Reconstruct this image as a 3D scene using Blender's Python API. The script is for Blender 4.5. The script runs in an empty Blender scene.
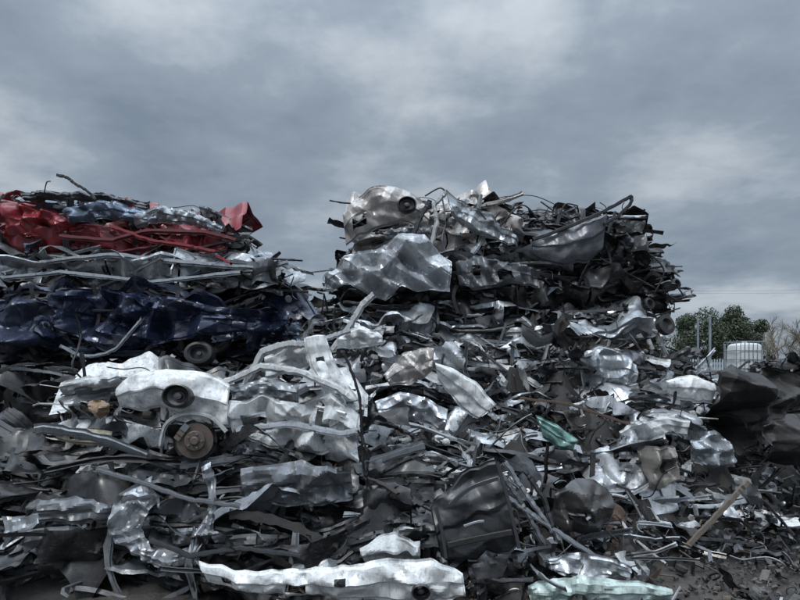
import bpy, math, numpy as np
from mathutils import Vector
scene = bpy.context.scene
CAMH = 2.0
F = 628.0
def at(a, b, d):
    return np.array([(a-400)/F*d, d, CAMH+(370-b)/F*d])

# ------------------------------------------------------------------ palettes (r,g,b,metal,rough,weight)
WHITE=(.60,.61,.61,0,.3); WHITE2=(.42,.43,.43,0,.38); SILVER=(.47,.485,.505,.6,.34); SILVER2=(.30,.32,.34,.5,.36)
GREY=(.13,.137,.148,.2,.36); DGREY=(.042,.045,.05,.15,.34); BLACK=(.008,.008,.009,0,.3); BLACK2=(.015,.015,.015,0,.5)
NAVY=(.012,.018,.042,.3,.18); NAVY2=(.045,.055,.092,.5,.26); RED=(.21,.02,.026,.1,.24); RED2=(.11,.018,.022,.1,.34)
RUST=(.08,.052,.04,.1,.8); RUST2=(.12,.095,.075,.1,.8); BEIGE=(.38,.355,.335,.35,.36); MUD=(.034,.03,.027,0,.8)
GREEN=(.14,.26,.235,0,.15); PALE=(.40,.49,.46,0,.3); YEL=(.34,.31,.23,0,.5); BLUEG=(.12,.15,.20,.5,.3)
def pal(*a):
    c=[x[0] for x in a]; w=np.array([x[1] for x in a],float); return (c,w/w.sum())
P_RED=pal((RED,2.8),(RED2,3.2),(BLACK,4),(BLUEG,3),(SILVER2,2.2),(SILVER,.6),(DGREY,3),(GREY,1.6))
P_BLUE=pal((NAVY,6),(NAVY2,4),(BLACK,4),(DGREY,3),(SILVER2,1.6),(BLUEG,2))
P_MIX=pal((SILVER2,3),(SILVER,1.5),(WHITE2,1),(BLUEG,2.5),(DGREY,3),(BLACK,5.5),(GREY,2),(RUST,.1),(YEL,.12))
P_DARK=pal((BLACK,8),(BLACK2,3),(DGREY,5),(GREY,2.2),(SILVER2,1.9),(SILVER,.9),(RUST,.15),(WHITE2,.5),(MUD,.6))
P_WHITE=pal((WHITE,4),(WHITE2,3),(SILVER,1.5),(DGREY,2.5),(BLACK,6),(GREY,1.2),(RUST,.12))
P_SILV=pal((SILVER,3.2),(SILVER2,3.2),(WHITE,1.9),(WHITE2,1.7),(GREY,1.6),(DGREY,3.7),(BLACK,8.5),(GREEN,.04),(RUST,.12))
P_BEIGE=pal((BEIGE,3),(SILVER,1.2),(SILVER2,2),(BLACK,6),(DGREY,4),(GREY,1.6))
P_LITTER=pal((BLACK,6),(DGREY,4),(MUD,4),(RUST,.5),(RUST2,.4),(GREY,2.2),(SILVER2,1.5),(SILVER,.6),(WHITE2,.8),(GREEN,.04),(YEL,.08))
P_GAPSHADE=pal((BLACK,7),(BLACK2,4),(DGREY,1.6),(MUD,.6))  # dark colours for set-back pieces: gap shade put into the paint
def pick(rng,p):
    c=np.array(p[0][rng.choice(len(p[0]),p=p[1])],float)
    c[:3]*=rng.uniform(.7,1.15); c[4]=np.clip(c[4]+rng.uniform(-.1,.12),.12,.95)
    return c

class MB:
    def __init__(s): s.v=[];s.f=[];s.c=[];s.r=[];s.n=0
    def add(s,v,f,c):
        v=np.asarray(v,float);f=np.asarray(f,int)
        s.v.append(v);s.f.append(f+s.n);s.n+=len(v)
        col=np.empty((len(v),4));col[:]=c[:4];s.c.append(col);s.r.append(np.full(len(v),c[4]))
    def build(s,name,mat,sharp=26,warp=None):
        v=np.concatenate(s.v);
        if warp is not None: v=warp(v)
        f=np.concatenate(s.f);c=np.concatenate(s.c);r=np.concatenate(s.r)
        me=bpy.data.meshes.new(name)
        me.vertices.add(len(v));me.vertices.foreach_set('co',v.ravel().astype(np.float32))
        me.loops.add(f.size);me.loops.foreach_set('vertex_index',f.ravel().astype(np.int32))
        me.polygons.add(len(f));me.polygons.foreach_set('loop_start',(np.arange(len(f))*4).astype(np.int32))
        me.polygons.foreach_set('use_smooth',np.ones(len(f),bool))
        me.update(calc_edges=True)
        a=me.attributes.new('Col','FLOAT_COLOR','POINT');a.data.foreach_set('color',c.ravel().astype(np.float32))
        a=me.attributes.new('Rgh','FLOAT','POINT');a.data.foreach_set('value',r.astype(np.float32))
        if sharp: me.set_sharp_from_angle(angle=math.radians(sharp))
        me.materials.append(mat)
        o=bpy.data.objects.new(name,me);scene.collection.objects.link(o);return o

def unit(v): v=np.asarray(v,float);return v/(np.linalg.norm(v)+1e-9)
def tri(x): return 2*np.abs(x-np.floor(x+.5))
def crump(P,rng,freq,slope,k=5):
    out=np.zeros(len(P))
    for i in range(k):
        n=unit(rng.normal(size=P.shape[1]));m=unit(rng.normal(size=P.shape[1]))
        f=freq*rng.uniform(.5,2.2)
        s=P@n*f+rng.uniform(0,9)+.3*np.sin(P@m*f*2.2+rng.uniform(0,6))
        out+=slope*(tri(s)-.5)/f*.5
    return out
def tents(P,rng,size,k,amp):
    out=np.zeros(len(P));c0=P.mean(0);ext=P.max(0)-P.min(0)
    for i in range(k):
        p0=c0+rng.uniform(-.5,.5,2)*ext;a=rng.uniform(0,np.pi);n=np.array([math.cos(a),math.sin(a)]);t=np.array([-n[1],n[0]])
        s=(P-p0)@n;q=(P-p0)@t;s=s+.15*q*q/size*rng.uniform(-1,1)
        w=size*rng.uniform(.08,.3);l=size*rng.uniform(.4,1.2)
        out+=rng.choice([-1,1])*amp*w*np.clip(1-np.abs(s)/w,0,1)*np.clip(1.3-np.abs(q)/l,0,1)
    return out
def frame(n,ang):
    n=unit(n)
    a=np.cross([0,0,1],n)
    a=unit(a) if np.linalg.norm(a)>.15 else np.array([1.,0,0])
    a=unit(a-n*(a@n));b=np.cross(n,a)
    t=math.cos(ang)*a+math.sin(ang)*b
    return np.stack([t,np.cross(n,t),n],1)
def gridf(nu,nv,keep=None):
    i,j=np.meshgrid(np.arange(nu-1),np.arange(nv-1),indexing='ij')
    if keep is not None: i=i[keep];j=j[keep]
    i=i.ravel();j=j.ravel()
    a=i*nv+j
    return np.stack([a,a+nv,a+nv+1,a+1],1)
def sheet(mb,rng,c,n,ang,L,W,col,folds=3,slope=.5,res=.028,squash=1.,holes=None,maxang=1.5,jg=.07):
    nu=int(np.clip(L/res,4,56));nv=int(np.clip(W/res,4,34))
    u=np.linspace(-1,1,nu);v=np.linspace(-1,1,nv)
    def jag(x,a,k): return np.interp(x,np.linspace(-1,1,k),rng.uniform(-a,a,k))
    top=1+jag(u,jg,rng.integers(3,6));bot=-1+jag(u,jg,rng.integers(3,6))
    le=jag(v,jg,4);ri=jag(v,jg,4)
    U,V=np.meshgrid(u,v,indexing='ij')
    Y=(bot[:,None]+(top-bot)[:,None]*(V+1)/2)*W/2
    X=(U+np.where(U<0,le[None,:]*-U,ri[None,:]*U))*L/2
    Y=Y*(1-rng.uniform(0,.25)*(U+1)/2)
    P=np.stack([X.ravel(),Y.ravel(),np.zeros(nu*nv)],1)
    z=crump(P[:,:2],rng,1.3/max(W,.15),slope*.6,2)
    if L>.3: z+=tents(P[:,:2],rng,max(W,.15),7,.7)
    ed=((np.abs(U)>.93)|(np.abs(V)>.88)).ravel()
    if rng.random()<.7: z=z-ed*.025
    k=rng.random()
    if W>.16:
        if k<.25: z+=.012*np.sign(np.sin(P[:,1]*2*np.pi/.09))*(np.abs(U.ravel())<.8)
        elif k<.6: z+=.022*np.clip((P[:,1]-rng.uniform(-.2,.2)*W)/.012,-1,1)     # pressed swage line
    z+=P[:,0]**2*rng.uniform(-.2,.2)+P[:,1]**2*rng.uniform(-.9,.9)
    P[:,2]=z
    for k in range(folds):
        p0=np.array([rng.uniform(-.4,.4)*L,rng.uniform(-.4,.4)*W,0])
        a=rng.uniform(0,2*np.pi);nn=np.array([math.cos(a)*.6,math.sin(a),rng.uniform(-.3,.3)]);nn=unit(nn)
        ax=unit(np.cross(nn,[0,0,1]));up=np.cross(ax,nn)
        s=(P-p0)@nn;r=rng.uniform(.008,.05)
        th=np.clip(s/r,0,1)*rng.uniform(-maxang,maxang)
        h=(P-p0)@up
        m=s>0
        P=P+ (np.cos(th)*s-np.sin(th)*h-s)[:,None]*nn*m[:,None]+(np.sin(th)*s+np.cos(th)*h-h)[:,None]*up*m[:,None]
    P-=P.mean(0)*.7
    keep=None
    if holes is None: holes= rng.integers(1,4) if (rng.random()<.4 and L>.35) else 0
    if holes:
        keep=np.ones((nu-1,nv-1),bool)
        for k in range(holes):
            a0=rng.integers(1,max(2,nu-4));b0=rng.integers(1,max(2,nv//2))
            keep[a0:a0+rng.integers(2,max(3,nu//4)),b0:b0+rng.integers(1,max(2,nv//2))]=False
        keep[0]=True;keep[-1]=True;keep[:,-1]=True;keep[:,0]=True
    W3=P@frame(n,ang).T
    W3[:,2]*=squash
    mb.add(W3+c,gridf(nu,nv,keep),col)
def strip(mb,rng,p,d,L,w,h,col,kink=.5,n=None,squash=1.,curve=.12):
    n=n or int(np.clip(L/.06,5,40))
    d=unit(d);pts=[np.array(p,float)];st=L/(n-1)
    cur=rng.normal(size=3)*curve
    for i in range(n-1):
        d=unit(d+cur*st*3+rng.normal(size=3)*.02+(rng.normal(size=3)*kink if rng.random()<.1 else 0))
        q=d*st;q=q*np.array([1,1,squash]);pts.append(pts[-1]+q)
    pts=np.array(pts);pts-= (pts.mean(0)-p)
    sweep(mb,rng,pts,w,h,col)
def sweep(mb,rng,pts,w,h,col,vary=.25,twist=None,channel=None):
    n=len(pts);T=np.gradient(pts,axis=0);T/=np.linalg.norm(T,axis=1)[:,None]+1e-9
    up=unit(rng.normal(size=3)) if twist is None else unit(twist)
    B=np.cross(T,up);B/=np.linalg.norm(B,axis=1)[:,None]+1e-6;N=np.cross(B,T)
    ww=w*(1+rng.uniform(-vary,vary,n))/2;hh=h*(1+rng.uniform(-vary,vary,n))/2
    if channel is None: channel=rng.random()<.5
    if channel: cs=[(-1.5,-1),(-.9,-1),(-.7,1),(.7,1),(.9,-1),(1.5,-1)]
    else: cs=[(-1,-1),(-1,.8),(-.8,1),(.8,1),(1,.8),(1,-1),(-1,-1)]
    V=np.stack([pts+B*(a*ww)[:,None]+N*(b*hh)[:,None] for a,b in cs],1)
    mb.add(V.reshape(-1,3),gridf(n,len(cs)),col)
def tube(mb,pts,r,col,k=6):
    pts=np.asarray(pts,float);n=len(pts)
    T=np.gradient(pts,axis=0);T/=np.linalg.norm(T,axis=1)[:,None]+1e-9
    ref=np.array([.31,.22,.92]) if abs(T[:,2]).mean()<.8 else np.array([1,.1,.1])
    B=np.cross(T,ref);B/=np.linalg.norm(B,axis=1)[:,None]+1e-6;N=np.cross(B,T)
    r=np.broadcast_to(r,(n,))
    a=np.linspace(0,2*np.pi,k+1)
    V=pts[:,None]+r[:,None,None]*(B[:,None]*np.cos(a)[None,:,None]+N[:,None]*np.sin(a)[None,:,None])
    mb.add(V.reshape(-1,3),gridf(n,k+1),col)
def spline(pts,n):
    pts=np.asarray(pts,float);t=np.linspace(0,len(pts)-1,n);out=[]
    for x in t:
        i=min(int(x),len(pts)-2);f=x-i
        p0=pts[max(i-1,0)];p1=pts[i];p2=pts[i+1];p3=pts[min(i+2,len(pts)-1)]
        out.append(.5*((2*p1)+(-p0+p2)*f+(2*p0-5*p1+4*p2-p3)*f*f+(-p0+3*p1-3*p2+p3)*f**3))
    return np.array(out)
def wire(mb,rng,p,L,r,col,sag=.4):
    k=5;d=unit(rng.normal(size=3)*[1,.5,.5]);pts=[p]
    for i in range(k):
        d=unit(d+rng.normal(size=3)*.6+[0,0,-sag*.5]);pts.append(pts[-1]+d*L/k)
    tube(mb,spline(pts,20),r,col,5)
def lathe(mb,prof,c,axis,col,seg=28,scale=(1,1)):
    R=frame(axis,0);a=np.linspace(0,2*np.pi,seg+1);prof=np.array(prof,float)
    V=np.stack([np.outer(np.cos(a),prof[:,0])*scale[0],np.outer(np.sin(a),prof[:,0])*scale[1],np.broadcast_to(prof[:,1],(seg+1,len(prof)))],-1)
    mb.add(V.reshape(-1,3)@R.T+c,gridf(seg+1,len(prof)),col)
def box(mb,c,R,dx,dy,dz,col,jit=None):
    s=np.array([[x,y,z] for x in(-1,1) for y in(-1,1) for z in(-1,1)],float)
    if jit is not None: s+=jit
    v=s*[dx/2,dy/2,dz/2]
    f=[[0,1,3,2],[4,6,7,5],[0,4,5,1],[2,3,7,6],[0,2,6,4],[1,5,7,3]]
    mb.add(v@R.T+c,f,col)
def bit(mb,rng,p,palette,s=1.):
    k=rng.random();c=pick(rng,palette);n=rng.normal(size=3)
    if k<.42:
        sheet(mb,rng,p,n,rng.uniform(0,6),rng.uniform(.05,.24)*s,rng.uniform(.02,.09)*s,c,folds=rng.integers(1,3),slope=.5,res=.03,holes=0)
    elif k<.62: strip(mb,rng,p,n*[1,1,.5],rng.uniform(.12,.45)*s,.015*s,.01*s,c,.7)
    elif k<.80: box(mb,p,frame(n,rng.uniform(0,6)),rng.uniform(.04,.14)*s,rng.uniform(.03,.09)*s,rng.uniform(.02,.06)*s,c,rng.uniform(-.4,.4,(8,3)))
    elif k<.88:
        r=rng.uniform(.02,.06)*s;h=rng.uniform(.02,.09)*s
        lathe(mb,[(0,h/2),(r*.8,h/2),(r,h/2-.005),(r,0),(r*.7,-h/3),(r*.7,-h/2),(0,-h/2)],p,n,c,12)
    elif k<.92:
        r=rng.uniform(.03,.09)*s;t=r*.2
        lathe(mb,[(r-t,0),(r-t,t),(r,t),(r,0),(r-t,0)],p,n,c,14)
    else: wire(mb,rng,p,rng.uniform(.3,.8)*s,rng.uniform(.003,.009),c)

def body(mb,rng,c,dim,col,amp=.5):
    nu,nv=90,46
    th=np.linspace(0,2*np.pi,nu);ph=np.linspace(-np.pi/2,np.pi/2,nv)
    T,Ph=np.meshgrid(th,ph,indexing='ij')
    e=.35
    sp=lambda x:np.sign(x)*np.abs(x)**e
    X=sp(np.cos(T))*sp(np.cos(Ph));Y=sp(np.sin(T))*sp(np.cos(Ph));Z=sp(np.sin(Ph))
    P=np.stack([X.ravel()*dim[0]/2,Y.ravel()*dim[1]/2,Z.ravel()*dim[2]/2],1)
    Q=P*[1,1,2.2]
    D=np.stack([crump(Q,rng,1.6,amp,5)+crump(Q,rng,5,amp*.7,4) for _ in range(3)],1)
    P=P+D*[1,1,.6]
    mb.add(P+c,gridf(nu,nv),col)
def bodyside(mb,rng,X,Z,y0,col,inner):
    # one whole car side: sill, doors, window openings, pillars, roof rail, wheel arches; concertinaed by the crusher
    nu,nv=int(X/.024),36
    u=np.linspace(0,1,nu);v=np.linspace(0,1,nv)
    U,V=np.meshgrid(u,v,indexing='ij')
    prof=np.interp(u,[0,.05,.27,.38,.72,.86,.97,1],[.5,.62,.68,1,1,.72,.68,.5])
    Zl=V*prof[:,None]
    k=rng.integers(2,4)
    zig=.12*(tri(Zl*k*.5+.1*np.sin(U*4+rng.uniform(0,6))+rng.uniform(0,1))-.5)
    P=np.stack([(U.ravel()-.5)*X,y0+zig.ravel()*1.4-.05*np.sin(V.ravel()*np.pi),(Zl.ravel()-.5)*Z],1)
    P[:,1]+=-.02*np.clip((V.ravel()-.55)/.02,-1,1)-.015*np.clip((V.ravel()-.12)/.02,-1,1)
    Q=P*[1,1,1.6]
    P[:,1]+=crump(Q,rng,1.2,.4,4)+tents(P[:,[0,2]].copy(),rng,.4,26,.9)
    P[:,2]+=(crump(Q,rng,1.0,.3,4))
    P[:,0]+=crump(Q,rng,2,.2,3)
    keep=np.ones((nu-1,nv-1),bool);uc=(u[:-1]+u[1:])/2;vc=(v[:-1]+v[1:])/2
    UU,VV=np.meshgrid(uc,vc,indexing='ij')
    for a,b in ((.36,.52),(.55,.73)): keep[(UU>a)&(UU<b)&(VV>.62)&(VV<.9)]=False
    for a in (.16,.83): keep[((UU-a)/.075)**2+((VV)/.5)**2<1]=False
    for a in (.353,.535,.742): keep[(np.abs(UU-a)<.0035)&(VV>.12)&(VV<.6)]=False
    for a in (.42,.6): keep[(UU>a+.07)&(UU<a+.09)&(VV>.48)&(VV<.53)]=False
    mb.add(P,gridf(nu,nv,keep),col)
    for a in (.36,.535,.73):
        x=(a-.5)*X
        pts=spline([(x+rng.normal()*.05,y0-.1+rng.normal()*.05,(t-.5)*Z) for t in (0,.3,.6,1)],10)
        sweep(mb,rng,pts,.05,.02,inner)
def wheel(mb,c,axis,R=.3,flat=1.,tyre=BLACK2,rim=SILVER2):
    lathe(mb,[(R*.62,-.08),(R*.72,-.1),(R*.93,-.09),(R,-.06),(R,.06),(R*.93,.09),(R*.72,.1),(R*.62,.08)],c,axis,tyre,32,(1,flat))
    lathe(mb,[(R*.63,.08),(R*.58,.07),(R*.55,.0),(R*.2,.02),(R*.16,.05),(0,.05)],c,axis,rim,32,(1,flat))
def crushed_car(a0,a1,b0,b1,D,deep,palette,seed,dark_core=BLACK,np_=60,ns=40,nb=210,nw=8,big=1.,yaw=0,slope=.5,name='crushed_car',lean=0.,side=True,wheels=True,sag=1.,up=2):
    rng=np.random.default_rng(seed)
    lo=at(a0,b1,D);hi=at(a1,b0,D)
    X=hi[0]-lo[0];Z=hi[2]-lo[2]
    c=np.array([(lo[0]+hi[0])/2,D+deep/2,(lo[2]+hi[2])/2])
    mb=MB()
    body(mb,rng,np.array([0,0.28,0]),(X*.93,deep*.8,Z*.8),dark_core)  # added filler core: blocks light through the pile, dark colour deepens gap shade
    main=np.array(palette[0][0]);
    if side and X>1.5:
        bodyside(mb,rng,X*.96,Z*.95,-deep/2-.1,main,pick(rng,P_DARK))
        for k in range(3):
            sheet(mb,rng,np.array([(-.3+.3*k)*X,-deep*.2,Z*.38]),np.array([0,-.15,1])+rng.normal(size=3)*.04,rng.normal()*.08,X*.45,deep*.7,main if k!=1 else pick(rng,palette),folds=1,slope=.35,maxang=.15,holes=0)
        if wheels:
            for s in (-.33,.3):
                if rng.random()<.5: wheel(mb,np.array([s*X,-deep/2+.05,-.15*Z]),np.array([rng.normal()*.3,-1,.3+rng.normal()*.3]),.25,min(1,Z/.7),rim=pick(rng,P_DARK))
    # floor pans, roof skins and inner panels squeezed into flat leaves whose edges show
    for i in range(int(4.2*X)):
        z=rng.uniform(-.48,.44)*Z;L=rng.uniform(.8,2.6)
        sheet(mb,rng,np.array([rng.uniform(-.38,.38)*X,-deep/2+rng.uniform(.06,.30),z]),np.array([rng.normal()*.06,-.3+rng.normal()*.2,1]),rng.normal()*.04,min(L,X*.8),rng.uniform(.3,.55),pick(rng,palette),folds=1,slope=.4,maxang=.4,holes=1)
    # sills, roof rails, chassis legs
    for i in range(int(3.*X)):
        strip(mb,rng,np.array([rng.uniform(-.3,.3)*X,-deep/2+rng.uniform(-.1,.08),rng.uniform(-.48,.42)*Z]),np.array([1,rng.normal()*.08,rng.normal()*.06]),min(rng.uniform(1.2,3.),X*.7),rng.uniform(.025,.09),rng.uniform(.015,.05),pick(rng,palette),.16,curve=.035,squash=.8)
    def surf(front=.8):
        k=rng.random()
        if k<front: return np.array([rng.uniform(-.5,.5)*X,-deep/2+rng.uniform(-.1,.26),rng.uniform(-.48,.42)*Z]),np.array([0,-1,.45])
        if k<front+.12: return np.array([rng.uniform(-.46,.46)*X,rng.uniform(-.5,.5)*deep,.4*Z]),np.array([0,-.3,1.5])
        s=1 if rng.random()<.5 else -1
        return np.array([s*.46*X,rng.uniform(-.5,.5)*deep,rng.uniform(-.48,.4)*Z]),np.array([s,-.3,.1])
    def col(p): return pick(rng,P_GAPSHADE if p[1]>-deep/2+.08 and p[2]<.3*Z and rng.random()<.85 else palette)  # pieces behind the front face mostly get crevice shade as colour
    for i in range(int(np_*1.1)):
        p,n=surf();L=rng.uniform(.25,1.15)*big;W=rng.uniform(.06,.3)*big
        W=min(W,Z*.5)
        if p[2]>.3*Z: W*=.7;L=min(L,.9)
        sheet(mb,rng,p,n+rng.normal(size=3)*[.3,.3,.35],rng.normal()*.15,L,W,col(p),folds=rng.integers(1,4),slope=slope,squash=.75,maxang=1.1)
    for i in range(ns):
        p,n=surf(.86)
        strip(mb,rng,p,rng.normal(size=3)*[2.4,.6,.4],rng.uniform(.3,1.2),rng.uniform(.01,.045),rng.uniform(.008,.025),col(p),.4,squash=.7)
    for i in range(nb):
        p,n=surf(.86);bit(mb,rng,p-[0,.02,0],P_GAPSHADE if p[1]>-deep/2+.12 else (palette if rng.random()<.55 else P_DARK))
    for i in range(nw):
        p,n=surf(.92);wire(mb,rng,p-[0,.06,0],rng.uniform(.4,1.1),rng.uniform(.004,.011),BLACK if rng.random()<.75 else pick(rng,palette))
    for i in range(up):   # stray wires and seals springing out of the top
        p=np.array([rng.uniform(-.42,.42)*X,-deep/2+rng.uniform(.1,.5),.45*Z]);d=np.array([rng.normal()*.8,0,.5]);q=p+d*.18+[0,0,.05]
        tube(mb,spline([p,q,q+[d[0]*.25,0,rng.uniform(-.05,.1)],q+[d[0]*.45,0,rng.uniform(-.15,.05)]],16),rng.uniform(.005,.011),BLACK,5)
    ph=rng.uniform(0,6,4);cy,sy=math.cos(yaw),math.sin(yaw)
    def warp(v):
        v=v.copy()
        v[:,2]+=sag*(Z*.09*np.sin(v[:,0]*1.9+ph[0])+Z*.05*np.sin(v[:,0]*4.3+ph[1]))+lean*v[:,0]
        v[:,1]+=.1*np.sin(v[:,0]*1.5+ph[2])
        x=v[:,0]*cy-v[:,1]*sy;y=v[:,0]*sy+v[:,1]*cy
        v[:,0]=x;v[:,1]=y
        return v
    o=mb.build(name,SCRAP,warp=warp);o.location=c
    return o

# ------------------------------------------------------------------ materials
def newmat(name):
    m=bpy.data.materials.new(name);m.use_nodes=True
    nt=m.node_tree;return m,nt,nt.nodes['Principled BSDF']
def N(nt,t,**k):
    n=nt.nodes.new(t)
    for a,b in k.items():setattr(n,a,b)
    return n
def ramp(nt,src,stops):
    r=N(nt,'ShaderNodeValToRGB');nt.links.new(src,r.inputs[0])
    el=r.color_ramp.elements
    while len(el)<len(stops): el.new(.5)
    for e,(p,c) in zip(el,stops):
        e.position=p;e.color=(c,c,c,1) if not isinstance(c,tuple) else (*c,1)
    return r.outputs[0]
def noise(nt,vec,scale,detail=6,rough=.6):
    n=N(nt,'ShaderNodeTexNoise');n.inputs['Scale'].default_value=scale;n.inputs['Detail'].default_value=detail
    n.inputs['Roughness'].default_value=rough
    if vec is not None: nt.links.new(vec,n.inputs['Vector'])
    return n.outputs[0]
def mixc(nt,f,a,b,mode='MIX'):
    m=N(nt,'ShaderNodeMix',data_type='RGBA',blend_type=mode)
    for s,i in((f,0),(a,6),(b,7)):
        if isinstance(s,(int,float)): m.inputs[i].default_value=s
        elif isinstance(s,tuple): m.inputs[i].default_value=(*s,1)
        else: nt.links.new(s,m.inputs[i])
    return m.outputs[2]
def scrapmat(name='scrap_metal',dirtk=.66,off=0.):
    m,nt,b=newmat(name)
    at_=N(nt,'ShaderNodeAttribute',attribute_name='Col');rg=N(nt,'ShaderNodeAttribute',attribute_name='Rgh')
    geo=N(nt,'ShaderNodeNewGeometry');pos=geo.outputs['Position']
    d1=ramp(nt,noise(nt,pos,2.6,10,.72),[(.5+off,0.),(.64+off,1.)])
    d2=ramp(nt,noise(nt,pos,15,8,.78),[(.51+off,0.),(.66+off,1.)])
    dm=N(nt,'ShaderNodeMath',operation='MAXIMUM');nt.links.new(d1,dm.inputs[0]);nt.links.new(d2,dm.inputs[1])
    dk=N(nt,'ShaderNodeMath',operation='MULTIPLY');nt.links.new(dm.outputs[0],dk.inputs[0]);dk.inputs[1].default_value=dirtk
    dirt=mixc(nt,ramp(nt,noise(nt,pos,6,4),[(.4,0.),(.7,1.)]),(.018,.018,.019),(.07,.062,.054))
    c=mixc(nt,dk.outputs[0],at_.outputs['Color'],dirt)
    mp=N(nt,'ShaderNodeMapping');mp.inputs['Scale'].default_value=(7,10,80);nt.links.new(pos,mp.inputs[0])
    sc=ramp(nt,noise(nt,mp.outputs[0],1.5,3,.5),[(.62,0.),(.66,.5)])
    c=mixc(nt,sc,c,mixc(nt,.6,at_.outputs['Color'],(.09,.09,.09)))
    mp2=N(nt,'ShaderNodeMapping');mp2.inputs['Scale'].default_value=(38,38,5);nt.links.new(pos,mp2.inputs[0])
    st=ramp(nt,noise(nt,mp2.outputs[0],1.,4,.6),[(.55,0.),(.72,.5)])
    c=mixc(nt,st,c,(.04,.037,.034))
    nt.links.new(c,b.inputs['Base Color'])
    inv=N(nt,'ShaderNodeMath',operation='SUBTRACT');inv.inputs[0].default_value=1;nt.links.new(dk.outputs[0],inv.inputs[1])
    me=N(nt,'ShaderNodeMath',operation='MULTIPLY');nt.links.new(at_.outputs['Alpha'],me.inputs[0]);nt.links.new(inv.outputs[0],me.inputs[1])
    nt.links.new(me.outputs[0],b.inputs['Metallic'])
    ra=N(nt,'ShaderNodeMath',operation='MULTIPLY_ADD');nt.links.new(dk.outputs[0],ra.inputs[0]);ra.inputs[1].default_value=.45;nt.links.new(rg.outputs['Fac'],ra.inputs[2])
    nt.links.new(ra.outputs[0],b.inputs['Roughness'])
    bp=N(nt,'ShaderNodeBump');bp.inputs['Strength'].default_value=.2;bp.inputs['Distance'].default_value=.004
    nt.links.new(noise(nt,pos,60,6,.7),bp.inputs['Height']);nt.links.new(bp.outputs[0],b.inputs['Normal'])
    return m
SCRAP=scrapmat()
CLEAN=scrapmat('body_panel_paint',.58,.02)

# ------------------------------------------------------------------ the stacks
crushed_car(-110,238,200,260,8.9,1.8,P_RED,118,dark_core=BLACK,np_=80,ns=36,lean=-.07,sag=.3,nw=3,up=5)
crushed_car(-90,286,250,288,8.7,1.8,P_MIX,12,np_=70,ns=45,big=.9,sag=.4,lean=-.02)
crushed_car(-110,296,284,362,8.5,1.9,P_BLUE,13,dark_core=NAVY,np_=60,ns=30,big=1.,slope=.5,sag=.5)
crushed_car(-110,275,358,452,8.2,1.9,P_DARK,14,np_=90,ns=50)
crushed_car(62,365,380,458,6.6,1.7,P_WHITE,121,np_=38,ns=36,wheels=False,sag=.6)
crushed_car(-60,420,452,525,6.2,1.9,P_DARK,22,np_=95,ns=50,wheels=False)
crushed_car(-60,440,515,600,5.7,1.9,P_DARK,23,np_=95,ns=50,wheels=False)
crushed_car(350,525,200,262,9.9,1.9,P_BEIGE,31,np_=50,ns=30,sag=.3,up=5)
crushed_car(500,644,214,268,9.8,1.8,P_DARK,32,np_=46,ns=25,sag=.2,up=5)
crushed_car(330,676,260,318,9.6,1.9,P_DARK,33,np_=95,ns=50,sag=.3)
crushed_car(318,648,306,352,9.4,1.9,P_MIX,34,np_=80,ns=50,sag=.6)
crushed_car(350,652,338,398,8.9,1.9,P_SILV,35,np_=100,ns=60,lean=-.02)
crushed_car(370,700,392,450,8.2,1.9,P_SILV,36,np_=100,ns=60,lean=-.03)
crushed_car(360,670,440,505,7.3,1.9,P_SILV,37,np_=95,ns=60,lean=-.04)
crushed_car(400,600,495,565,6.4,1.7,P_DARK,38,np_=65,ns=40)
crushed_car(262,400,318,375,8.7,1.6,P_SILV,39,np_=55,ns=40,sag=.4)

# ------------------------------------------------------------------ identifiable parts
def loft(mb,rng,top,bot,D,col,bulge=.03,slope=.4,holes=(),flange=.025,smooth=False,buckle=.7,swage=.45,jt_=.04):
    g=lambda L:np.array([at(p[0],p[1],p[2] if len(p)>2 else D) for p in L])
    A=g(top);B=g(bot)
    ln=np.linalg.norm(np.diff(A,axis=0),axis=1).sum();hh=np.linalg.norm(A-B,axis=1).mean() if len(A)==len(B) else np.linalg.norm(A.mean(0)-B.mean(0))
    nu=int(np.clip(ln/.014,14,220));nv=int(np.clip(hh/.014,8,80))
    def rs(P):
        if smooth: return spline(P,nu)
        t=np.linspace(0,len(P)-1,nu);return np.stack([np.interp(t,np.arange(len(P)),P[:,k]) for k in range(3)],1)
    A=rs(A);B=rs(B)
    jt=np.interp(np.linspace(0,1,nu),np.linspace(0,1,9),rng.uniform(-jt_,jt_,9));jb=np.interp(np.linspace(0,1,nu),np.linspace(0,1,8),rng.uniform(-jt_*1.4,jt_*1.4,8))
    E=B-A;A=A+E*jt[:,None];B=B+E*jb[:,None]
    v=np.linspace(0,1,nv);u=np.linspace(0,1,nu)
    P=A[:,None]*(1-v)[None,:,None]+B[:,None]*v[None,:,None]
    U,V=np.meshgrid(u,v,indexing='ij')
    P=P.reshape(-1,3);U=U.ravel();V=V.ravel()
    d=-bulge*np.sin(np.pi*V)*(.4+.6*np.sin(np.pi*U))
    if swage: d+=.014*np.clip((V-swage-.05*np.sin(U*3))/.03,-1,1)
    Q=P[:,[0,2]].copy()
    d+=crump(Q,rng,.9/max(hh,.2),slope,3)
    d+=tents(Q,rng,max(hh,.2)*1.2,int(6+8*ln),buckle)
    ed=(U<.012)|(U>.988)|(V<1.2/nv)|(V>1-1.2/nv)
    P[:,1]+=d+ed*flange
    P[:,2]+=crump(P[:,[0,2]],rng,3,.06,3)
    keep=np.ones((nu-1,nv-1),bool);UU,VV=np.meshgrid((u[1:]+u[:-1])/2,(v[1:]+v[:-1])/2,indexing='ij')
    for h in holes:
        if h[0]=='e': keep[((UU-h[1])/h[3])**2+((VV-h[2])/h[4])**2<1]=False
        else: keep[(UU>h[0])&(UU<h[1])&(VV>h[2])&(VV<h[3])]=False
    mb.add(P,gridf(nu,nv,keep),col)
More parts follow.
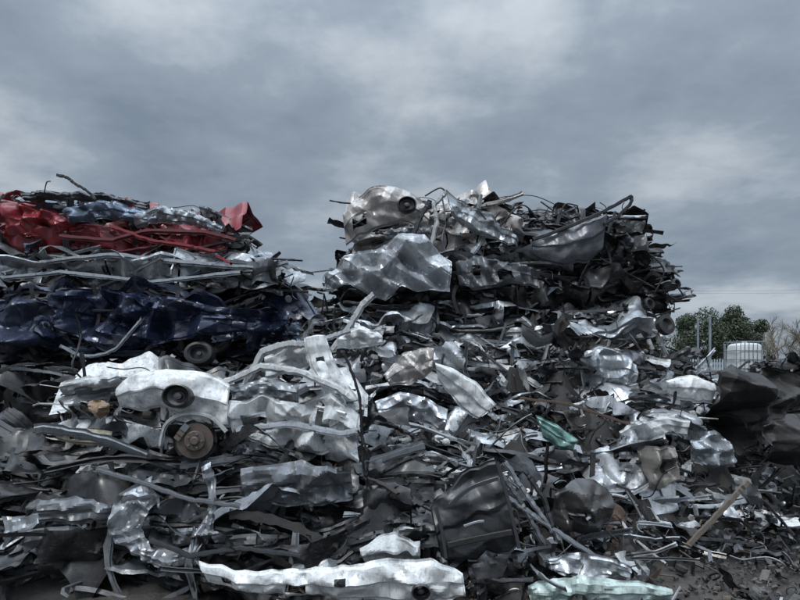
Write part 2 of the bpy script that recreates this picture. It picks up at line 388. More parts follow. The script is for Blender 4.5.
def part(name,*a,mat=None,seed=1,extra=None,**k):
    rng=np.random.default_rng(seed);mb=MB();loft(mb,rng,*a,**k)
    if extra: extra(mb,rng)
    return mb.build(name,mat or CLEAN,sharp=22)
def lamp_or_hole(mb,a,b,D,r,ax=(0,-1,.15)):  # its black also paints the dark of open round holes
    # round lamp bowl standing proud of the panel: dark bezel, recessed reflector, bulb holder
    c=at(a,b,D)
    lathe(mb,[(r*1.05,-.10),(r*1.1,.0),(r*1.06,.03),(r*.95,.035),(r*.88,.015),(r*.8,-.02),(r*.45,-.045),(0,-.05)],c,ax,BLACK,32,(1,.82))
    lathe(mb,[(r*.3,-.045),(r*.28,-.015),(0,-.01)],c,ax,DGREY,20,(1,.82))
def ps(L,D): return np.array([at(p[0],p[1],p[2] if len(p)>2 else D) for p in L])
def frm(name,L,D,w,h,col,seed=1,n=34,channel=True,smooth=False,tw=(0,-1,.1),vary=.15):
    rng=np.random.default_rng(seed);mb=MB();P=ps(L,D)
    if smooth: P=spline(P,n)
    else:
        t=np.linspace(0,len(P)-1,n);P=np.stack([np.interp(t,np.arange(len(P)),P[:,k]) for k in range(3)],1)
    P+=rng.normal(size=P.shape)*.003
    sweep(mb,rng,P,w,h,col,vary,tw,channel);return mb.build(name,CLEAN)

# --- white car front corner
def wingx(m,r):
    lamp_or_hole(m,177,396,5.98,.13)
    sweep(m,r,spline(ps([(160,446),(166,424),(186,414),(210,417),(226,432)],6.1),20),.03,.03,np.array(WHITE2),.1,(0,-1,0),True)
part('car_wing',[(116,388),(132,374),(165,370),(200,372),(228,384)],[(118,408),(140,411),(165,408),(195,424),(230,428)],6.15,WHITE,bulge=.10,slope=.15,buckle=.3,smooth=True,seed=3,jt_=.02,extra=wingx)
part('car_front_panel',[(60,398),(92,385),(125,378)],[(72,428),(100,432),(128,436)],6.35,GREY,slope=.5,holes=((.1,.25,.2,.8),(.35,.6,.3,.7),(.7,.9,.2,.75)),seed=4)
part('bumper_beam',[(53,426),(80,428),(112,432)],[(55,441),(82,445),(110,447)],6.15,YEL,slope=.1,buckle=.25,holes=((.1,.18,.3,.7),(.3,.38,.3,.7),(.6,.7,.3,.7)),seed=5)
part('headlamp_housing',[(88,402),(104,400),(112,404)],[(90,414),(102,418),(110,414)],6.18,(.22,.15,.09,0,.4),bulge=.04,seed=6)
part('car_wing',[(60,382),(90,376),(118,372)],[(62,396),(92,390),(120,384)],6.3,WHITE2,slope=.3,seed=9)
def hub():
    mb=MB();c=at(195,441,6.05);ax=(.25,-1,.1);R=frame(ax,0)
    lathe(mb,[(.165,-.02),(.172,-.012),(.172,0),(.168,.004),(.10,.006),(.096,.05),(.088,.056),(.045,.056),(.04,.085),(.03,.092),(0,.092)],c,ax,(.10,.075,.062,.4,.55),48)
    lathe(mb,[(.168,-.035),(.168,-.05),(.1,-.06),(0,-.06)],c,ax,(.06,.05,.045,.3,.7),48)
    lathe(mb,[(.205,-.07),(.20,-.09),(.1,-.12),(0,-.12)],c,ax,DGREY,30)
    for k in range(5):
        a=k*1.2566
        lathe(mb,[(.009,0),(.009,.035),(0,.037)],c+R@np.array([.066*math.cos(a),.066*math.sin(a),.05]),ax,GREY,8)
    for k in range(3): box(mb,c+R@np.array([-.13+.02*k,.07+.03*k,.01+.012*k]),frame(ax,.9),.13-.03*k,.06,.05,RUST2 if k<2 else GREY)
    tube(mb,spline([c+R@np.array(q) for q in ((.1,.05,-.1),(.16,.16,-.05),(.1,.3,-.1),(.2,.4,-.2))],14),.012,BLACK)
    mb.build('brake_disc',SCRAP)
hub()
part('wheel_arch_liner',[(160,418),(185,422),(222,428)],[(166,458),(190,466),(225,455)],6.3,BLACK,bulge=-.1,slope=.3,seed=7)
part('car_body_side',[(230,402),(262,394),(300,402),(330,394),(360,416)],[(236,436),(280,450),(318,452),(358,448)],6.25,WHITE2,bulge=.02,slope=.5,buckle=1.,holes=((.08,.25,.35,.75),(.42,.6,.3,.6),(.75,.88,.4,.8),(.64,.7,.1,.5)),seed=8)
part('car_body_side',[(228,386),(258,380),(300,384)],[(232,402),(262,398),(298,404)],6.3,SILVER2,slope=.5,seed=88)
part('car_door_frame',[(303,338),(310,366),(326,394),(343,417)],[(324,334),(334,362),(350,388),(363,409)],6.4,WHITE,slope=.15,buckle=.3,jt_=.02,holes=((.25,.4,.35,.65),(.6,.75,.35,.6)),seed=10)
frm('roof_rail',[(222,384),(262,366),(300,372),(338,388),(352,398)],6.3,.05,.05,WHITE,2)
frm('roof_rail',[(245,384),(262,352),(285,344),(304,344)],6.4,.055,.05,WHITE2,3)
frm('door_pillar',[(332,350),(350,325),(362,305),(374,294)],7.6,.055,.05,WHITE2,4)
frm('door_pillar',[(300,372),(316,352),(326,338),(350,330)],7.2,.045,.04,SILVER,14)
part('car_roof_panel',[(338,336),(360,326),(382,334)],[(336,348),(358,350),(383,344)],7.3,WHITE,slope=.3,seed=12)
part('car_roof_panel',[(262,356),(285,346),(304,342)],[(266,380),(290,372),(310,366)],6.6,WHITE2,slope=.5,seed=121)
frm('door_sill',[(236,430),(290,424),(340,434),(362,430)],6.1,.045,.04,SILVER,6)
frm('rubber_seal',[(343,352),(352,372),(360,400),(362,440),(364,470),(374,496)],5.9,.018,.018,BLACK,7,smooth=True)
frm('rubber_seal',[(358,430),(368,455),(366,480),(371,510)],5.85,.016,.016,BLACK,8,smooth=True)
# --- middle heap
part('car_door_skin',[(435,363),(452,369),(476,382),(497,404)],[(438,380),(450,394),(462,410),(478,420)],7.1,WHITE,bulge=.03,slope=.12,buckle=.25,jt_=.02,seed=20)
part('car_wing',[(384,374),(402,354),(418,348),(434,348)],[(390,386),(408,384),(420,380),(432,372)],7.7,BEIGE,slope=.4,seed=21)
part('car_bonnet',[(375,402),(400,392),(425,396),(448,410)],[(380,420),(402,418),(428,425),(445,432)],7.0,SILVER,slope=.5,seed=22)
part('car_bonnet',[(580,356),(600,345),(618,350),(640,365)],[(584,388),(602,392),(620,388),(636,384)],8.4,SILVER2,bulge=.05,slope=.4,seed=23)
part('windscreen_glass',[(536,416),(556,423),(578,440)],[(544,438),(560,449),(574,451)],7.2,GREEN,slope=.2,seed=24)
part('car_bumper',[(665,381),(682,376),(700,377),(715,383)],[(668,396),(685,400),(702,403),(713,402)],8.0,WHITE,bulge=.06,slope=.1,buckle=.3,smooth=True,seed=25)
part('car_wing',[(618,432),(640,420),(662,416),(690,420)],[(622,446),(645,440),(668,436),(688,436)],7.6,WHITE2,slope=.4,seed=26)
part('seat_frame',[(640,450),(655,444),(678,448)],[(646,486),(660,492),(680,480)],7.0,(.20,.185,.165,.2,.5),bulge=.04,slope=.5,seed=27)
part('car_wing',[(690,440),(715,432),(735,446)],[(692,462),(716,470),(736,462)],7.6,SILVER2,slope=.5,seed=28)
part('plastic_bumper',[(552,492),(572,480),(596,482),(612,496)],[(556,528),(576,532),(596,530),(610,520)],5.9,(.045,.043,.042,0,.35),bulge=.10,slope=.3,buckle=.7,smooth=True,seed=29,holes=((.2,.5,.55,.75),))
part('bonnet_liner',[(706,372),(720,366),(735,369),(770,377),(790,368),(815,374)],[(714,425),(724,440),(735,454),(775,436),(800,455),(818,462)],8.1,(.015,.014,.013,0,.6),bulge=0,slope=.4,buckle=.9,seed=30)
part('bonnet_liner',[(760,425),(790,412),(830,418)],[(764,470),(790,462),(830,486)],7.7,(.02,.018,.017,0,.6),bulge=0,slope=.5,buckle=.9,seed=301)
frm('wooden_plank',[(749,481),(720,512),(688,546)],6.3,.05,.035,(.12,.10,.08,0,.8),9,channel=False,vary=.03)
frm('rusty_pipe',[(520,398),(570,404),(628,424)],7.4,.03,.03,RUST,10,channel=False,vary=.1)
# --- right stack
part('car_boot_lid',[(325,272),(345,256),(372,248),(398,236),(424,236),(452,260)],[(322,290),(350,284),(385,298),(402,288),(425,292),(450,292)],9.0,SILVER,slope=.7,buckle=.8,seed=31)
part('car_wing',[(343,216),(355,198),(378,188),(400,188),(420,198),(430,214)],[(346,246),(358,238),(378,228),(400,222),(415,226),(428,230)],9.5,BEIGE,bulge=.12,slope=.25,buckle=.4,smooth=True,holes=((.15,.3,.5,.8),),seed=32,extra=lambda m,r:lamp_or_hole(m,407,204,9.3,.13))
part('car_wing',[(446,190),(462,198),(488,214),(520,238)],[(450,216),(468,230),(494,242),(518,246)],9.5,SILVER2,slope=.5,buckle=.8,seed=33)
part('car_wing',[(382,232),(400,226),(432,226)],[(386,240),(404,238),(430,242)],9.4,SILVER2,slope=.5,buckle=.9,seed=333)
frm('door_pillar',[(430,250),(437,222),(434,205),(446,192)],9.3,.045,.04,WHITE2,11)
frm('door_pillar',[(408,250),(418,222),(430,200)],9.3,.05,.04,DGREY,12)
part('car_bonnet',[(530,240),(558,230),(582,221),(606,214)],[(532,254),(556,264),(584,262),(604,246)],9.3,(.09,.095,.105,.2,.32),bulge=.1,slope=.12,buckle=.25,smooth=True,seed=34)
frm('door_seal',[(532,240),(570,226),(600,213),(624,200),(631,197),(630,204),(618,216),(604,224)],9.2,.045,.05,BLACK,13,smooth=True,channel=False)
part('car_bonnet',[(550,215),(575,206),(595,212)],[(552,230),(574,230),(594,228)],9.7,DGREY,slope=.4,seed=35)
part('car_wing',[(590,236),(612,230),(642,246)],[(600,256),(616,268),(644,266)],9.6,DGREY,slope=.5,seed=36)
part('engine_cover',[(455,262),(480,256),(512,262),(540,270)],[(460,286),(485,290),(515,284),(540,288)],9.2,GREY,slope=.7,buckle=1.,holes=((.2,.3,.3,.6),(.5,.65,.4,.8)),seed=37)
def bits_right():
    mb=MB()
    for a,b,D,r in ((675,284,9.5,.08),(665,325,9.2,.15),(640,262,9.6,.08),(648,304,9.3,.09)):
        lathe(mb,[(r*.4,-.03),(r,-.04),(r,.04),(r*.6,.05),(r*.4,0),(0,0)],at(a,b,D),(.4,-1,.3),BLACK,20)
    for L in (((640,250),(655,258),(664,272),(655,292)),((655,285),(672,282),(684,296)),((636,310),(652,316),(680,308)),((640,340),(660,345),(682,352)),((600,258),(640,280),(676,300)),((480,212),(490,222),(500,212)),((425,196),(440,188),(447,194)),((500,226),(522,205),(540,222)),((560,214),(566,204),(578,206))):
        tube(mb,spline(ps(L,9.4),18),.012,BLACK)
    mb.build('wiring_loom',SCRAP)
bits_right()
# --- left stack
frm('door_seal',[(57,175),(68,178),(75,184),(86,190),(96,200)],8.6,.035,.035,BLACK,15,smooth=True,vary=.05,channel=False)
part('car_bonnet',[(-20,202),(20,203),(55,212),(75,224)],[(-20,232),(15,238),(40,236),(60,232)],8.6,RED,slope=.5,buckle=.8,seed=41)
part('car_roof_panel',[(60,206),(100,200),(130,204),(160,212)],[(70,224),(105,218),(135,222),(158,220)],8.6,BLUEG,slope=.5,seed=42)
part('car_wing',[(20,192),(60,190),(110,194),(150,202)],[(24,200),(62,200),(112,205),(148,210)],8.7,DGREY,slope=.5,buckle=1.,seed=421)
part('car_wing',[(130,214),(160,206),(190,210),(222,226)],[(134,226),(162,222),(192,224),(220,234)],8.6,SILVER2,slope=.5,buckle=1.,seed=422)
frm('door_sill',[(60,236),(110,240),(150,230),(205,232),(236,240)],8.5,.045,.05,RED2,16)
frm('door_sill',[(110,226),(150,240),(190,246),(215,252)],8.5,.04,.05,RED,17)
part('car_bonnet',[(50,294),(100,288),(150,294),(215,306),(290,312)],[(60,326),(110,350),(150,346),(215,334),(285,330)],8.1,NAVY,slope=.5,buckle=.9,seed=43)
part('car_door_skin',[(-20,300),(20,296),(52,304)],[(-20,345),(15,352),(50,344)],8.15,NAVY2,slope=.5,buckle=.9,seed=44)
frm('bumper_beam',[(60,346),(84,356),(112,350),(132,330),(142,318)],8.0,.03,.03,SILVER2,18,smooth=True)
frm('roof_rail',[(40,262),(110,254),(180,262),(262,268),(288,262)],8.4,.045,.04,SILVER2,19)
frm('roof_rail',[(0,278),(60,272),(150,282),(240,272)],8.4,.04,.03,SILVER2,20)
def wl(name,a,b,D,ax,R,flat=.8):
    mb=MB();wheel(mb,at(a,b,D),ax,R,flat,rim=DGREY);mb.build(name,SCRAP)
wl('car_wheel',200,354,8.05,(0,-1,.2),.19)
wl('car_wheel',598,226,9.75,(.2,-1,.5),.2,.6)
# --- lower front
part('car_bumper',[(198,560),(235,571),(300,570),(370,562),(430,556),(463,574)],[(206,584),(242,592),(300,598),(372,602),(430,605),(466,598)],5.15,WHITE,bulge=.05,slope=.25,buckle=.5,holes=((.1,.16,.5,.75),(.35,.42,.55,.8),(.5,.53,.3,.5)),seed=51,extra=lambda m,r:lamp_or_hole(m,421,592,5.02,.07))  # bowl here stands in for a round hole, its dark put into the colour
# torn wheel arch with its inner wing still attached on the left
part('wheel_arch',[(150,476),(122,492),(104,528),(132,556),(160,570),(196,566),(214,528),(219,496),(210,462)],[(158,500),(150,512),(140,530),(148,544),(166,552),(190,548),(200,520),(206,498),(200,468)],5.4,(.36,.37,.385,.5,.34),bulge=.03,slope=.55,buckle=1.2,seed=527,jt_=.12,swage=.5)
part('car_wing',[(118,500),(138,486),(160,490)],[(122,536),(142,545),(162,530)],5.5,SILVER,slope=.5,buckle=1.2,seed=52)
part('inner_wing',[(150,505),(175,498),(200,505)],[(152,545),(176,552),(198,540)],5.62,DGREY,bulge=-.1,slope=.6,buckle=1.2,seed=522)
frm('bumper_beam',[(96,470),(140,482),(190,500),(240,506)],5.35,.03,.025,GREY,523)
frm('roof_rail',[(150,540),(190,556),(240,548),(300,556)],5.3,.03,.025,DGREY,524)
part('car_bumper',[(38,500),(75,497),(112,503)],[(40,521),(75,524),(112,520)],5.5,GREY,slope=.2,seed=53)
part('car_bonnet',[(240,470),(300,462),(350,470)],[(246,500),(300,508),(352,500)],5.7,GREY,slope=.5,buckle=.9,seed=54)
part('car_bonnet',[(360,545),(395,530),(420,540)],[(365,562),(395,572),(420,566)],5.3,WHITE2,slope=.5,seed=55)
def doortrim(m,r):
    for L,w,c in (([(450,505),(470,488),(498,478)],.035,DGREY),([(448,545),(480,538),(512,532)],.05,BLACK2),([(436,508),(442,532),(446,558)],.03,DGREY),([(497,462),(508,500),(519,548)],.03,DGREY)):
        P=spline(ps(L,5.34),14);sweep(m,r,P,w,.03,np.array(c),.05,(0,-1,0),False)
    P=spline(ps([(464,526),(476,522),(484,521)],5.3),8);sweep(m,r,P,.018,.02,np.array(SILVER2),.05,(0,-1,0),False)
part('car_door',[(430,508),(462,474),(497,460)],[(442,562),(482,556),(521,550)],5.45,(.02,.021,.023,0,.36),bulge=.04,slope=.1,buckle=.25,seed=56,extra=doortrim)
for i,(L,c) in enumerate((([(498,470),(520,500),(545,545)],GREY),([(505,462),(530,500),(560,540)],SILVER2),([(500,492),(540,520),(600,560)],SILVER2),([(524,470),(545,500),(556,540)],DGREY))):
    frm('roof_rail',L,5.7,.03,.025,c,60+i)
part('windscreen_glass',[(528,586),(580,574),(640,582),(674,592)],[(532,604),(585,608),(640,606),(676,602)],5.25,PALE,slope=.2,seed=57)
part('car_wing',[(548,560),(590,552),(632,566)],[(552,574),(592,580),(630,578)],5.5,SILVER,slope=.4,seed=58)

# ------------------------------------------------------------------ heap and ground
def gm(x,y,cx,cy,h,rx,ry): return h*np.exp(-((x-cx)/rx)**2-((y-cy)/ry)**2)
def heap_h(x,y):
    return gm(x,y,2.2,9.5,2.2,2.4,1.8)+gm(x,y,4.6,10,1.2,2.2,1.5)+gm(x,y,1.0,6.6,.5,1.3,1.0)+gm(x,y,-2.5,8.5,1.2,3.6,2.2)-.08
def scrap_heap():
    rng=np.random.default_rng(5);mb=MB()
    nx,ny=260,150
    x=np.linspace(-9,8.5,nx);y=np.linspace(4.6,13.5,ny)
    X,Y=np.meshgrid(x,y,indexing='ij');P=np.stack([X.ravel(),Y.ravel()],1)
    h=heap_h(P[:,0],P[:,1]);m=np.clip(h*2.5,0,1)
    h=h+(crump(P,rng,1.5,.8,4)+crump(P,rng,6,.6,4))*m-.12
    mb.add(np.stack([P[:,0],P[:,1],h],1),gridf(nx,ny),(.02,.018,.017,0,.8))
    def place(n,fn,xr,yr,minh=.1,open_=.015):
        k=0
        while k<n:
            px=rng.uniform(*xr);py=rng.uniform(*yr);hh=heap_h(px,py)
            if hh<minh and rng.random()>open_: continue
            fn(np.array([px,py,max(hh,0)]));k+=1
    def big(p):
        sheet(mb,rng,p+[0,0,.06],np.array([0,-.6,1])+rng.normal(size=3)*.35,rng.normal()*.6,rng.uniform(.4,1.1),rng.uniform(.08,.32),pick(rng,P_SILV if rng.random()<.5 else P_LITTER),folds=rng.integers(1,4),slope=.5)
    def st(p): strip(mb,rng,p+[0,0,.08],rng.normal(size=3)*[1.3,.8,.3],rng.uniform(.4,1.6),rng.uniform(.015,.06),rng.uniform(.01,.03),pick(rng,P_SILV if rng.random()<.45 else P_LITTER),.4)
    place(200,big,(-.5,6.5),(5.4,10))
    place(200,st,(-.5,6.8),(5.4,10))
    place(2600,lambda p:bit(mb,rng,p+[0,0,.03],P_LITTER),(-1,7.2),(4.9,10),.06,.14)
    place(30,lambda p:wire(mb,rng,p+[0,0,.15],rng.uniform(.5,1.2),rng.uniform(.005,.012),BLACK),(-.5,6.5),(5.4,9.5))
    return mb.build('scrap_heap',SCRAP)
scrap_heap()

def ground():
    mb=MB();rng=np.random.default_rng(2)
    x=np.concatenate([[-2500,-600,-150,-50,-20],np.linspace(-11,11,260),[20,50,150,600,2500]])
    y=np.concatenate([[-2500,-300,-60,-10],np.linspace(0,16,220),[25,50,120,400,2500]])
    X,Y=np.meshgrid(x,y,indexing='ij');P=np.stack([X.ravel(),Y.ravel()],1)
    near=np.exp(-((P[:,1]-8)/7)**4)*np.exp(-(P[:,0]/10)**4)
    h=(.05*np.sin(P[:,0]*1.3+P[:,1]*.7)+.04*np.sin(P[:,0]*2.9-P[:,1]*1.9)+crump(P,rng,2.5,.14,5)+crump(P,rng,7,.16,5))*near-.03
    mb.add(np.stack([P[:,0],P[:,1],h],1),gridf(len(x),len(y)),MUD)
    m,nt,b=newmat('wet_mud')
    pos=N(nt,'ShaderNodeNewGeometry').outputs['Position']
    c=mixc(nt,ramp(nt,noise(nt,pos,1.3,8,.65),[(.35,0.),(.65,1.)]),(.024,.020,.018),(.07,.059,.052))
    c=mixc(nt,ramp(nt,noise(nt,pos,30,5,.7),[(.52,0.),(.75,.7)]),c,(.14,.125,.11))
    nt.links.new(c,b.inputs['Base Color'])
    nt.links.new(ramp(nt,noise(nt,pos,1.1,4),[(.4,.3),(.6,.85)]),b.inputs['Roughness'])
    bp=N(nt,'ShaderNodeBump');bp.inputs['Strength'].default_value=.9;bp.inputs['Distance'].default_value=.04
    nt.links.new(noise(nt,pos,14,8,.7),bp.inputs['Height']);nt.links.new(bp.outputs[0],b.inputs['Normal'])
    mb.build('ground',m,sharp=0)
ground()
def gravel():
    rng=np.random.default_rng(8);mb=MB()
    for i in range(5200):
        y=rng.uniform(4.8,9.5);x=rng.uniform(.6,7.5)
        s=rng.uniform(.006,.026)*(2.4 if rng.random()<.08 else 1)
        g=rng.uniform(.02,.11)
        box(mb,np.array([x,y,.02]),frame(rng.normal(size=3),rng.uniform(0,6)),s*2,s*1.5,s,(g,g*.94,g*.88,0,.8),rng.uniform(-.45,.45,(8,3)))
    mb.build('gravel',SCRAP)
gravel()

# ------------------------------------------------------------------ background
def simplemat(name,c1,c2,sc=3,rough=.8,metal=0):
    m,nt,b=newmat(name);pos=N(nt,'ShaderNodeNewGeometry').outputs['Position']
    nt.links.new(mixc(nt,ramp(nt,noise(nt,pos,sc,6,.65),[(.4,0.),(.6,1.)]),c1,c2),b.inputs['Base Color'])
    b.inputs['Roughness'].default_value=rough;b.inputs['Metallic'].default_value=metal;return m
LEAF=simplemat('evergreen_leaf',(.03,.045,.026),(.065,.08,.042),2.5,.6)
BARK=simplemat('bark',(.06,.05,.04),(.12,.1,.08),6,.9)
TWIG=simplemat('twig',(.13,.11,.085),(.2,.17,.13),2,.9)
STEEL=simplemat('painted_steel',(.16,.19,.21),(.24,.27,.29),1.2,.6,.2)
PLAST=simplemat('tank_plastic',(.5,.53,.54),(.6,.62,.62),2,.4)
C0=(0,0,0,0,.5)
def tree_leafy(a0,a1,b0,b1,D,seed,n=16000):
    rng=np.random.default_rng(seed);lo=at(a0,b1,D);hi=at(a1,b0,D);mb=MB()
    cx=(lo[0]+hi[0])/2;rx=(hi[0]-lo[0])/2;top=hi[2]
    blobs=[]
    for k in range(60):
        u=rng.uniform(-1,1);blobs.append((cx+u*rx*.9,D+rng.uniform(-1,1)*rx*.6,top*(.25+rng.uniform(0,.68)*(1-.14*u*u)),rng.uniform(.08,.22)*rx*1.4))
    V=[];
    for i in range(n):
        bx,by,bz,br=blobs[rng.integers(len(blobs))]
        d=unit(rng.normal(size=3))*br*rng.uniform(.5,1.18)
        p=np.array([bx,by,bz])+d
        R=frame(rng.normal(size=3)+d,rng.uniform(0,6));s=rng.uniform(.035,.09)
        V.append(np.array([[-s,-s*.5,0],[s,-s*.5,0],[s,s*.5,0],[-s,s*.5,0]])@R.T+p)
    mb.add(np.concatenate(V),np.arange(n*4).reshape(-1,4),C0)
    o=mb.build('evergreen_tree',LEAF,sharp=0)
    t=MB()
    tube(t,spline([(cx,D,-.1),(cx+.1,D,top*.3),(cx,D,top*.75)],10),np.linspace(.22,.05,10),C0,8)
    for k in range(9):
        z=rng.uniform(.2,.6)*top;e=np.array([cx+rng.uniform(-.8,.8)*rx,D+rng.uniform(-.5,.5)*rx,z+.25*top]);tube(t,spline([(cx,D,z),(np.array([cx,D,z])+e)/2+[0,0,.1],e],6),np.linspace(.08,.02,6),C0,6)
    q=t.build('trunk',BARK);q.parent=o
tree_leafy(678,766,308,372,46,1,44000)
tree_leafy(640,690,335,372,60,2,7000)
def bare(a,b,D,seed,spread=1.):
    rng=np.random.default_rng(seed);base=at(a,b,D);H=base[2];mb=MB()
    def br(p,d,L,r,k):
        q=p+d*L;m=(p+q)/2+rng.normal(size=3)*L*.06
        tube(mb,[p,m,q],[r,r*.85,r*.65],C0,5)
        if k==0:return
        for i in range(rng.integers(3,5)):
            t=rng.uniform(.45,1);d2=unit(d+rng.normal(size=3)*.55*spread+[0,0,.12]);br(p+(q-p)*t,d2,L*rng.uniform(.55,.75),r*.55,k-1)
    br(np.array([base[0],D,-.1]),unit([.02,0,1]),H*.5,.13,5)
    mb.build('bare_tree',TWIG,sharp=0)
bare(783,318,48,3);bare(770,328,55,4);bare(806,322,44,6);bare(655,352,70,7)
def fence():
    mb=MB();D=33;x0=at(600,0,D)[0];x1=at(900,0,D)[0];h=2.55
    for i,x in enumerate(np.arange(x0,x1,.14)):
        box(mb,np.array([x,D,h/2]),np.eye(3),.07,.025,h+(.06 if i%2 else 0),C0)
    for z in (.4,h-.3): box(mb,np.array([(x0+x1)/2,D+.04,z]),np.eye(3),x1-x0,.04,.06,C0)
    for x in np.arange(x0,x1,2.75): box(mb,np.array([x,D+.1,h/2]),np.eye(3),.1,.1,h+.1,C0)
    mb.build('palisade_fence',STEEL,sharp=0)
fence()
def container():
    mb=MB();D=37;x0=at(668,0,D)[0];x1=at(830,0,D)[0]
    xs=np.arange(x0,x1,.05);ph=tri((xs-x0)/.28)
    yy=D+np.clip(ph*2-.5,0,1)*.04
    V=np.stack([np.stack([xs,yy,np.full_like(xs,z)],1) for z in (0,2.35)],1)
    mb.add(V.reshape(-1,3),gridf(len(xs),2),C0)
    box(mb,np.array([(x0+x1)/2,D+1.26,1.18]),np.eye(3),x1-x0,2.4,2.3,C0)
    box(mb,np.array([(x0+x1)/2,D-.02,2.4]),np.eye(3),x1-x0+.1,.12,.12,C0)
    mb.build('shipping_container',simplemat('container_paint',(.2,.24,.26),(.3,.34,.36),.8,.6),sharp=30)
container()
def ibc():
    D=26.;lo=at(730,362,D);hi=at(759,342,D);w=hi[0]-lo[0];cx=(lo[0]+hi[0])/2;z0=1.35;z1=hi[2]
    mb=MB()
    nu,nv=40,24;th=np.linspace(0,2*np.pi,nu)
    sp=lambda x:np.sign(x)*np.abs(x)**.3
    V=[]
    for ph in np.linspace(-np.pi/2,np.pi/2,nv):
        V.append(np.stack([cx+sp(np.cos(th))*sp(np.cos(ph))*w*.47,D+sp(np.sin(th))*sp(np.cos(ph))*.47,np.full(nu,(z0+z1)/2+sp(np.sin(ph))*(z1-z0)*.47)],1))
    mb.add(np.concatenate(V),gridf(nv,nu),C0)
    lathe(mb,[(.1,0),(.1,.06),(0,.07)],np.array([cx,D,z1-.03]),(0,0,1),C0,16)
    o=mb.build('liquid_storage_tank',PLAST,sharp=50)
    c=MB()
    for x in np.linspace(-.5,.5,8):
        for y in (-.5,.5): tube(c,[(cx+x*w,D+y,z0),(cx+x*w,D+y,z1)],.016,C0,5)
    for z in np.linspace(z0,z1,6):
        for L in ([(cx-w/2,D-.5,z),(cx+w/2,D-.5,z)],[(cx+w/2,D-.5,z),(cx+w/2,D+.5,z)],[(cx+w/2,D+.5,z),(cx-w/2,D+.5,z)],[(cx-w/2,D+.5,z),(cx-w/2,D-.5,z)]): tube(c,L,.016,C0,5)
    q=c.build('cage',simplemat('galvanised',(.2,.22,.23),(.3,.32,.32),3,.4,.6));q.parent=o
    p=MB()
    for k in range(3): box(p,np.array([cx-w*.42+k*w*.42,D,z0-.07]),np.eye(3),.12,1.0,.1,C0)
    box(p,np.array([cx,D,z0-.01]),np.eye(3),w,1.02,.02,C0)
    for k in range(9): box(p,np.array([cx,D,.06+k*.135]),np.eye(3),w*1.05,1.05,.02 if k%2 else .09,C0)
    q=p.build('pallet_stack',simplemat('pallet_wood',(.16,.12,.08),(.24,.19,.14),5,.9));q.parent=o
ibc()
def posts():
    for a,b,D,r in ((698,320,30,.05),(710,316,30,.06),(725,345,31,.04)):
        mb=MB();p=at(a,b,D);tube(mb,[(p[0],D,0),(p[0],D,p[2]*.5),(p[0],D,p[2])],r,C0,10)
        lathe(mb,[(0,.05),(r*1.2,.02),(r*1.2,0),(0,0)],np.array([p[0],D,p[2]]),(0,0,1),C0,10)
        mb.build('steel_post',STEEL)
posts()
def rustheap():
    rng=np.random.default_rng(9);mb=MB()
    lo=at(764,372,22);hi=at(815,360,22)
    for k in range(90):
        x=rng.uniform(lo[0],hi[0]);z=rng.uniform(0,1)*hi[2]
        sheet(mb,rng,np.array([x,22+rng.uniform(-.4,.6),z]),rng.normal(size=3)+[0,-1,0],rng.normal()*.4,rng.uniform(.4,1.1),rng.uniform(.15,.4),pick(rng,P_LITTER if rng.random()<.6 else P_DARK),folds=2,res=.08)
    body(mb,rng,np.array([(lo[0]+hi[0])/2,22.6,hi[2]/2]),(hi[0]-lo[0],1.2,hi[2]),BLACK2)
    mb.build('scrap_pile',SCRAP)
rustheap()
def line():
    mb=MB();A=at(560,292,60);B=at(1000,288,60)
    for dz in (0,.25):
        P=[A*(1-t)+B*t+[0,0,-1.0*4*t*(1-t)*.3+dz] for t in np.linspace(0,1,30)];tube(mb,P,.007,C0,4)
    mb.build('overhead_cable',simplemat('cable',(.05,.05,.05),(.06,.06,.06)))
line()

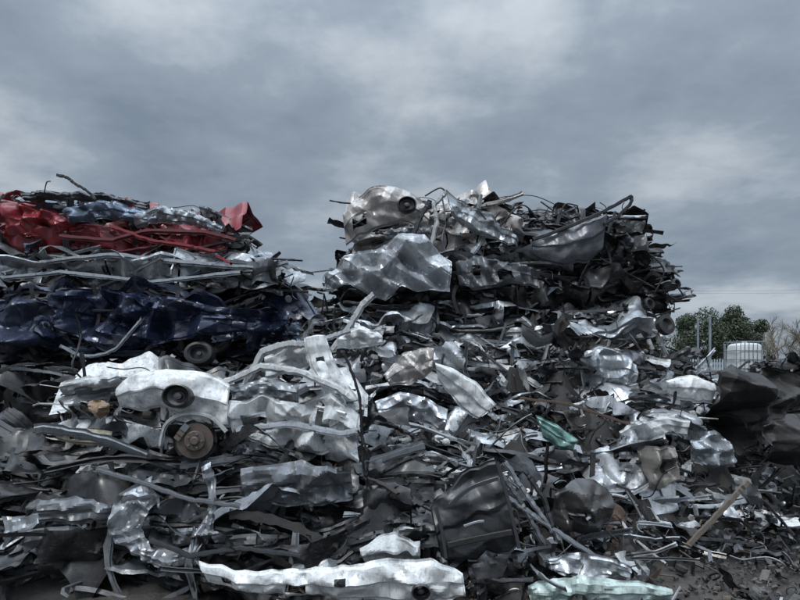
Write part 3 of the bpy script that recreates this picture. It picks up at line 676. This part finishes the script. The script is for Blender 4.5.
# ------------------------------------------------------------------ world, sun, camera
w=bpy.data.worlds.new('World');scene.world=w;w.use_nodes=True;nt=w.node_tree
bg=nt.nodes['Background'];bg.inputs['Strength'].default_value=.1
EL,AZ=math.radians(58),math.radians(208)
sky=N(nt,'ShaderNodeTexSky',sky_type='NISHITA');sky.sun_disc=False;sky.sun_elevation=EL;sky.sun_rotation=AZ
tc=N(nt,'ShaderNodeTexCoord').outputs['Generated']
sep=N(nt,'ShaderNodeSeparateXYZ');nt.links.new(tc,sep.inputs[0])
def M(op,a,b_=None,c_=None):
    n=N(nt,'ShaderNodeMath',operation=op)
    for i,s in enumerate((a,b_,c_)):
        if s is None: continue
        if isinstance(s,(int,float)): n.inputs[i].default_value=s
        else: nt.links.new(s,n.inputs[i])
    return n.outputs[0]
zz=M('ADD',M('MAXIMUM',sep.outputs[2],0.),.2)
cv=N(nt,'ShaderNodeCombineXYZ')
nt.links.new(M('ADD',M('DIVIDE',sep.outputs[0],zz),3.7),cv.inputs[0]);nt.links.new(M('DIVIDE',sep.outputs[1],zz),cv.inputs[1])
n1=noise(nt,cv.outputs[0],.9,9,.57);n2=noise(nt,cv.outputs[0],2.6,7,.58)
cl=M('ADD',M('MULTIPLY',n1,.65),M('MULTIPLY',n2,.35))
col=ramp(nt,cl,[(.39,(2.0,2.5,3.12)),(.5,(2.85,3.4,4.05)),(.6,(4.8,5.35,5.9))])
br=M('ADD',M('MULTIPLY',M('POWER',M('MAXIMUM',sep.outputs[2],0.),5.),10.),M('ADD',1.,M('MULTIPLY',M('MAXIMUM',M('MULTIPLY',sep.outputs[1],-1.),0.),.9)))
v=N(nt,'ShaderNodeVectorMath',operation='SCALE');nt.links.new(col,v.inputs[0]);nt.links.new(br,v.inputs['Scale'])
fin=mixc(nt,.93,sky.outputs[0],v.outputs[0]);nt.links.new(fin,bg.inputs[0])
su=bpy.data.lights.new('sun','SUN');su.energy=1.5;su.angle=math.radians(12);su.color=(1,.965,.92)
so=bpy.data.objects.new('sun',su);scene.collection.objects.link(so)
dirv=Vector((math.sin(AZ)*math.cos(EL),math.cos(AZ)*math.cos(EL),math.sin(EL)))
so.rotation_euler=dirv.to_track_quat('Z','Y').to_euler()
cam=bpy.data.cameras.new('camera');co=bpy.data.objects.new('camera',cam);scene.collection.objects.link(co);scene.camera=co
co.location=(0,0,CAMH);co.rotation_euler=(math.pi/2,0,0);cam.sensor_width=36;cam.lens=36*F/800;cam.shift_y=70/800;cam.clip_end=6000;cam.clip_start=.05
scene.view_settings.view_transform='Standard';scene.view_settings.look='None';scene.view_settings.exposure=0
